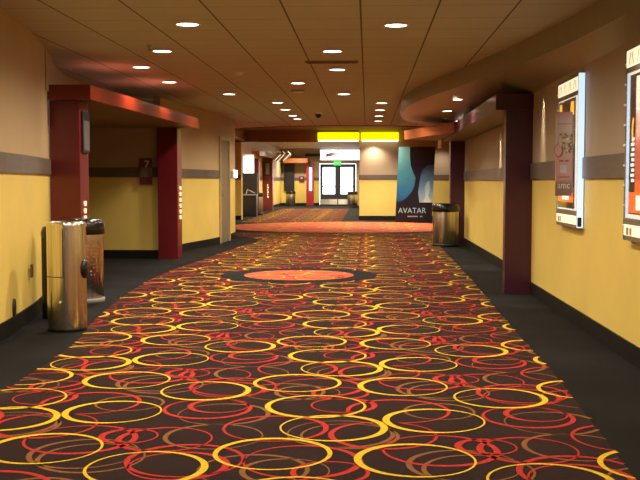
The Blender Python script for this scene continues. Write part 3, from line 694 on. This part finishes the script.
# far entry one
t = thing('portal_column', 'far dark red column with small framed notice and lit letters, left of the hall end', 'column', (-4.42, 44.4, 0), 0, 'burgundy portal columns')
mb = MB(); mb.box(-.22, .22, -.2, .2, 0, 2.34); mb.build('shaft', mat('dusty_red_lacquer', (0.20, 0.03, 0.035), .35), t, bevel=.01)
mb = MB(); mb.box(-.13, .13, -.24, -.2, 1.55, 2.15); nf = mb.build('notice_frame', BLACKM, t)
mb = MB(); mb.box(-.09, .09, -.245, -.24, 1.6, 2.1); mb.build('notice', GREYP, nf)
for i in range(6):
    mb = MB(); z = 1.17 - i * .105; mb.box(-.02, .03 + .02 * (i % 2), -.21, -.2, z - .07, z); mb.build('lit_letter', LETTER, t)
t = thing('portal_column', 'far dark column half hidden behind the white glowing arch and small steel can', 'column', (-4.60, 40.4, 0), 0, 'burgundy portal columns')
mb = MB(); mb.box(-.04, .22, -.15, .15, 0, 2.22); mb.build('shaft', BURG, t, bevel=.01)
t = thing('entry_canopy', 'orange lit canopy over the first far entrance on the left', 'canopy', (-4.62, 41.6, 2.33), 0, 'entry canopies')
mb = MB(); mb.prism([(0, -1.6), (.30, -1.6), (.42, -1.4), (.42, 2.9), (0, 2.9)], 0, .16); mb.build('slab', [UNDER], t)
mb = MB(); mb.box(-.02, .31, -1.64, -1.6, -.01, .18); mb.build('front_fascia', ORANGEL, t)
mb = MB(); strip(mb, [(.31, -1.62), (.45, -1.42), (.45, 2.9)], -.03, 0, -.01, .16); mb.build('side_fascia', GREYP, t)
# far entry two on the end wall
t = thing('entry_canopy', 'orange lit canopy over the entrance on the end wall', 'canopy', (-3.84, 53.5, 2.30), 0, 'entry canopies')
mb = MB(); mb.box(-.66, .66, -.4, .49, 0, .22); mb.build('slab', [ORANGEL], t, bevel=.02)
mb = MB(); mb.box(-.64, .64, -.38, .48, -.02, 0); mb.build('soffit', UNDER, t)
t = thing('portal_column', 'red column with a white notice beside the glass exit doors', 'column', (-3.075, 53.7, 0), 0, 'burgundy portal columns')
mb = MB(); mb.box(-.19, .19, -.28, .28, 0, 2.29); mb.build('shaft', mat('bright_red_lacquer', (0.28, 0.02, 0.03), .35), t, bevel=.01)
mb = MB(); mb.box(-.04, .11, -.30, -.28, .80, 2.05); mb.build('notice', emit('white_notice', (.85, .8, .95), .9), t)
mb = MB(); mb.box(-.04, .11, -.302, -.28, 2.07, 2.25); mb.build('notice_head', BLACKM, t)
t = thing('wall_board', 'tall black board on the end wall above a distant steel can', 'board', (-4.22, 53.94, .80))
mb = MB(); mb.box(-.25, .26, -.06, .05, 0, 1.44); mb.build('board', BLACKM, t, bevel=.01)
mb = MB(); mb.box(-.27, .28, -.03, .055, -.02, 1.46); mb.build('frame', DARKFR, t)
t = thing('room_number_sign', 'small dark square sign on the end wall under the orange lit canopy', 'sign', (-3.55, 53.96, 1.42))
mb = MB(); mb.box(-.14, .14, -.02, .03, -.16, .16); mb.build('plate', BURGS, t)
mb = MB(); mb.box(-.05, .05, -.025, -.02, .02, .1); mb.build('number', SIGNTXT, t)
# slanted white-edged baffles under the far ceiling
for i, x in enumerate((-4.02, -3.86, -3.64)):
    t = thing('ceiling_baffle', ('first', 'middle', 'last')[i] + ' slanted white-edged baffle from the left under the far ceiling', 'baffle', (x, 44 + .02 * i, 2.42 + 0.0 * i), 0, 'slanted ceiling baffles')
    mb = MB(); mb.idx([(-.15, -.03, -.14), (-.05, -.03, -.22), (.22, -.03, .06), (.12, -.03, .20), (-.15, .9, -.14), (-.05, .9, -.22), (.22, .9, .06), (.12, .9, .20)], [(0, 1, 2, 3), (4, 7, 6, 5), (0, 4, 5, 1), (1, 5, 6, 2), (2, 6, 7, 3), (3, 7, 4, 0)])
    mb.build('panel', mat('tan_baffle', (.38, .27, .17), .6) if 'tan_baffle' not in bpy.data.materials else bpy.data.materials['tan_baffle'], t)
    mb = MB(); mb.tube((-.06, -.04, -.205), (.20, -.04, .055), .018); mb.build('light_tube', bpy.data.materials.get('tube_light') or emit('tube_light', (1.0, .88, .68), 0.9), t)
    mb = MB(); mb.tube((.1, .4, .1), (.1, .4, .63), .008); mb.build('hanger', GREYP, t)
t = thing('hanging_sign', 'brown wedge shaped board hanging before the bright transom above the exit doors', 'sign', (-1.75, 52.0, 2.72))
mb = MB(); mb.idx([(-.42, 0, -.17), (-.40, 0, .02), (0, 0, .10), (.52, 0, .02)] + [(-.42, .06, -.17), (-.40, .06, .02), (0, .06, .10), (.52, .06, .02)], [(3, 2, 1, 0)[::-1], (4, 5, 6, 7), (0, 4, 7, 3), (3, 7, 6, 2), (2, 6, 5, 1), (1, 5, 4, 0)]); mb.build('board', mat('brown_board', (.16, .09, .07), .6), t)
mb = MB(); mb.tube((0, .03, .09), (0, .03, .33), .008); mb.build('hanger', GREYP, t)
t = thing('wall_grille', 'dark rectangular grille high on the end wall beside the bright transom', 'grille', (-2.95, 53.97, 2.72))
mb = MB(); mb.box(-.40, .42, -.03, .03, -.07, .08); mb.build('frame', BLACKM, t)
mb = MB()
for i in range(4): mb.box(-.38, .40, -.036, -.03, -.055 + i * .034, -.04 + i * .034)
mb.build('louvre', DARKFR, t)
t = thing('wall_notice', 'small red and white notice on the side wall by the exit doors', 'notice', (-.285, 50.6, 1.45))
mb = MB(); mb.box(-.02, .012, -.9, .6, -.35, .4); mb.build('board', mat('salmon_print', (.70, .30, .18), .5), t)
mb = MB(); mb.box(-.024, -.02, -.7, .4, -.05, .2); mb.build('text_block', WHITEP, t)

# ------------------------------------------------------------------ ceiling fixtures
proto = None
def downlight(label, x, y, z=H, r=0.098, cone=160, energy=150, col=(1.0, 0.855, 0.655), blend=0.85, group='recessed downlights'):
    global proto
    if proto is None:
        proto = thing('downlight', label, 'ceiling light', (x, y, z), 0, group)
        mb = MB(); mb.lathe([(.105, 0.0), (.118, -.001), (.118, -.006), (.100, -.008), (.096, .0)], n=32); mb.build('trim_ring', WHITEP, proto)
        mb = MB(); mb.lathe([(0, -.0045), (.060, -.0045), (.098, -.003)], n=32); mb.build('lens', LENS, proto)
        t = proto
    else:
        t = copy_tree(proto); t['label'] = label; t.location = (x, y, z)
    t.scale = (r / .098,) * 3
    lamp(x, y, z - 0.03, cone, energy, col, blend, t['label'])
    return t
def lamp(x, y, z, cone, energy, col=(1.0, 0.855, 0.655), blend=0.85, _=None):
    l = bpy.data.lights.new('downlight_or_fill', 'SPOT'); l.energy = energy; l.color = col
    l.spot_size = math.radians(cone); l.spot_blend = blend; l.shadow_soft_size = 0.07
    o = bpy.data.objects.new('downlight_or_fill', l); COL.objects.link(o); o.location = (x, y, z)
    return o
DL = [
    (-1.60, 8.91, 'brightest downlight in the tiled ceiling left of centre, nearest the viewer'),
    (-2.20, 10.71, 'downlight just ahead of the small ceiling sprinkler on the left'),
    (-2.76, 12.18, 'downlight close to the left wall above the red canopy start'),
    (-2.78, 14.01, 'downlight above the red canopy inside the orange glow on the ceiling'),
    (-2.21, 15.96, 'downlight past the end of the red canopy in the left ceiling'),
    (0.25, 9.05, 'bright downlight right of centre, nearest the viewer'),
    (-0.38, 10.80, 'downlight beside the slot vent in the middle row, first of three'),
    (-0.38, 12.56, 'downlight second in the middle row, behind the slot vent'),
    (-0.38, 16.04, 'downlight last in the middle row, before the camera dome'),
    (-0.99, 14.24, 'downlight directly in front of the grey ceiling speaker'),
    (-1.59, 17.70, 'first of four downlights in the far left row before the rotunda'),
    (-1.59, 19.40, 'second of four downlights in the far left row before the rotunda'),
    (-1.58, 21.15, 'third of four downlights in the far left row before the rotunda'),
    (-1.56, 22.30, 'last of four downlights in the far left row before the rotunda'),
    (0.25, 17.89, 'first of four downlights in the far right row by the curved soffit'),
    (0.24, 19.62, 'second of four downlights in the far right row by the curved soffit'),
    (0.24, 21.40, 'third of four downlights in the far right row by the curved soffit'),
    (0.24, 23.15, 'last of four downlights in the far right row by the curved soffit')]
for x, y, lab in DL: downlight(lab, x, y, energy=170)
downlight('downlight in the curved soffit nearest the burgundy right column', 1.25, 13.88, soffit_z(1.25, 13.88), r=.09, energy=42)
downlight('middle downlight in the curved soffit on the right', 1.25, 15.74, soffit_z(1.25, 15.74), r=.09, energy=42)
downlight('farthest downlight in the curved soffit on the right', 1.59, 17.38, soffit_z(1.59, 17.38), r=.09, energy=42)
# same ceiling grid continues behind the viewpoint
for x, y in ((-1.6, 5.4), (0.25, 5.4), (-1.6, 1.8), (0.25, 1.8), (-1.6, -1.8), (0.25, -1.8), (-0.6, -5)): lamp(x, y, H - .03, 160, 170)
for x, y in ((0.25, 7.2), (-1.6, 7.2)): lamp(x, y, H - .03, 160, 130)  # added unseen spots that brighten the placard and near walls
for x, y in ((-2.55, 6.9), (1.55, 8.1 - 1.4), ): lamp(x, y, H - .32 if x > 0 else H - .03, 110, 30)
# canopy lights (small recessed spots) , far lobby lamps and added brightening spots
lamp(1.905, 15.0, 2.07, 36, 150, blend=.35); lamp(1.80, 10.75, 2.20, 36, 90, blend=.35)
lamp(-4.0, 13.2, 2.14, 150, 60); lamp(-3.75, 15.3, 2.14, 120, 26)
for x, y, e in ((-2.8, 27, 200), (1.5, 28.4, 750), (-0.6, 30.0, 360), (0.3, 31.4, 800), (0.2, 33.22, 96), (2.4, 32.9, 60), (-3.6, 31.0, 200)): lamp(x, y, 2.96 if e > 100 else 2.55, 140, e)  # mostly added without fittings, to brighten the poster, its wall and the rotunda
for x, y in ((-3.2, 36), (-1.4, 36), (-2.9, 40), (-1.6, 40), (-2.8, 44.6), (-1.6, 44), (-3.6, 48), (-1.6, 48), (-3.6, 52), (-1.6, 52)): lamp(x, y, 3.0, 160, 480, (1, .86, .66))  # added spots without fittings that brighten the far hall
for x, y in ((-4.2, 46.5), (-4.3, 49)): lamp(x, y, 2.9, 90, 60, (1, .78, .5), .3)

def ceil_item(name, label, cat, x, y, parts):
    t = thing(name, label, cat, (x, y, H))
    for nm, mbx, m in parts: mbx.build(nm, m, t)
    return t
a = MB(); a.lathe([(.055, 0), (.055, -.02), (.045, -.035), (0, -.04)]); b = MB(); b.box(-.06, .06, -.06, .06, -.008, 0)
ceil_item('smoke_detector', 'small white smoke detector on the ceiling tile', 'smoke detector', -1.64, 12.79, [('cover', a, WHITEP), ('base', b, WHITEP)])
a = MB(); a.box(-.095, .095, -.12, .12, -.03, 0); b = MB(); b.box(-.08, .08, -.10, .10, -.034, -.03)
ceil_item('ceiling_speaker', 'flat grey speaker plate on the ceiling behind a downlight', 'speaker', -1.06, 15.32, [('frame', a, GREYP), ('grille', b, WHITEP)])
a = MB(); a.lathe([(.075, 0), (.075, -.03), (.07, -.045)]); b = MB(); b.lathe([(.065, -.045), (.062, -.07), (.045, -.10), (.02, -.115), (0, -.118)])
ceil_item('dome_camera', 'black dome security camera on the far tiled ceiling', 'camera', -0.99, 20.12, [('base', a, WHITEP), ('dome', b, BLACKP)])
a = MB(); a.lathe([(.03, 0), (.03, -.006), (.012, -.008)]); b = MB(); b.tube((0, 0, -.006), (0, 0, -.05), .008); b.lathe([(.024, -.052), (.024, -.056)], n=16)
ceil_item('sprinkler', 'small pendant fire sprinkler left of centre in the ceiling', 'sprinkler', -2.24, 10.24, [('escutcheon', a, GREYF), ('head', b, GREYF)])
a = MB(); a.box(-.31, .31, -.10, .10, -.012, 0); b = MB()
for i in range(4): b.box(-.29, .29, -.085 + i * .045, -.06 + i * .045, -.014, -.012)
ceil_item('air_vent', 'dark slot air vent in the ceiling in front of the middle downlights', 'vent', -0.42, 11.75, [('frame', a, UNDER), ('slot', b, BLACKM)])

# ------------------------------------------------------------------ daylight outside the glass doors, camera
w = bpy.data.worlds.new('daylight'); SC.world = w; w.use_nodes = True
bg = w.node_tree.nodes['Background']
bg.inputs['Color'].default_value = (0.86, 0.93, 1.0, 1); bg.inputs['Strength'].default_value = 5.0
mb = MB(); mb.box(-8, 4, 54.2, 70, -0.12, -0.02); structure(mb.build('ground_outside', mat('pale_concrete', (.55, .53, .5), .8)))

cam = bpy.data.cameras.new('camera'); cam.sensor_width = 36; cam.lens = 56.25; cam.clip_end = 200
co = bpy.data.objects.new('camera', cam); COL.objects.link(co)
co.location = (0, 0, 1.27)
co.rotation_euler = (math.radians(90 - 3.3194), 0, math.radians(2.715))
SC.camera = co
SC.view_settings.view_transform = 'Standard'; SC.view_settings.look = 'None'
SC.view_settings.gamma = 1.0; SC.view_settings.use_curve_mapping = False
SC.view_settings.exposure = 0.0
SC.cycles.use_denoising = True
SC.cycles.max_bounces = 8; SC.cycles.diffuse_bounces = 5
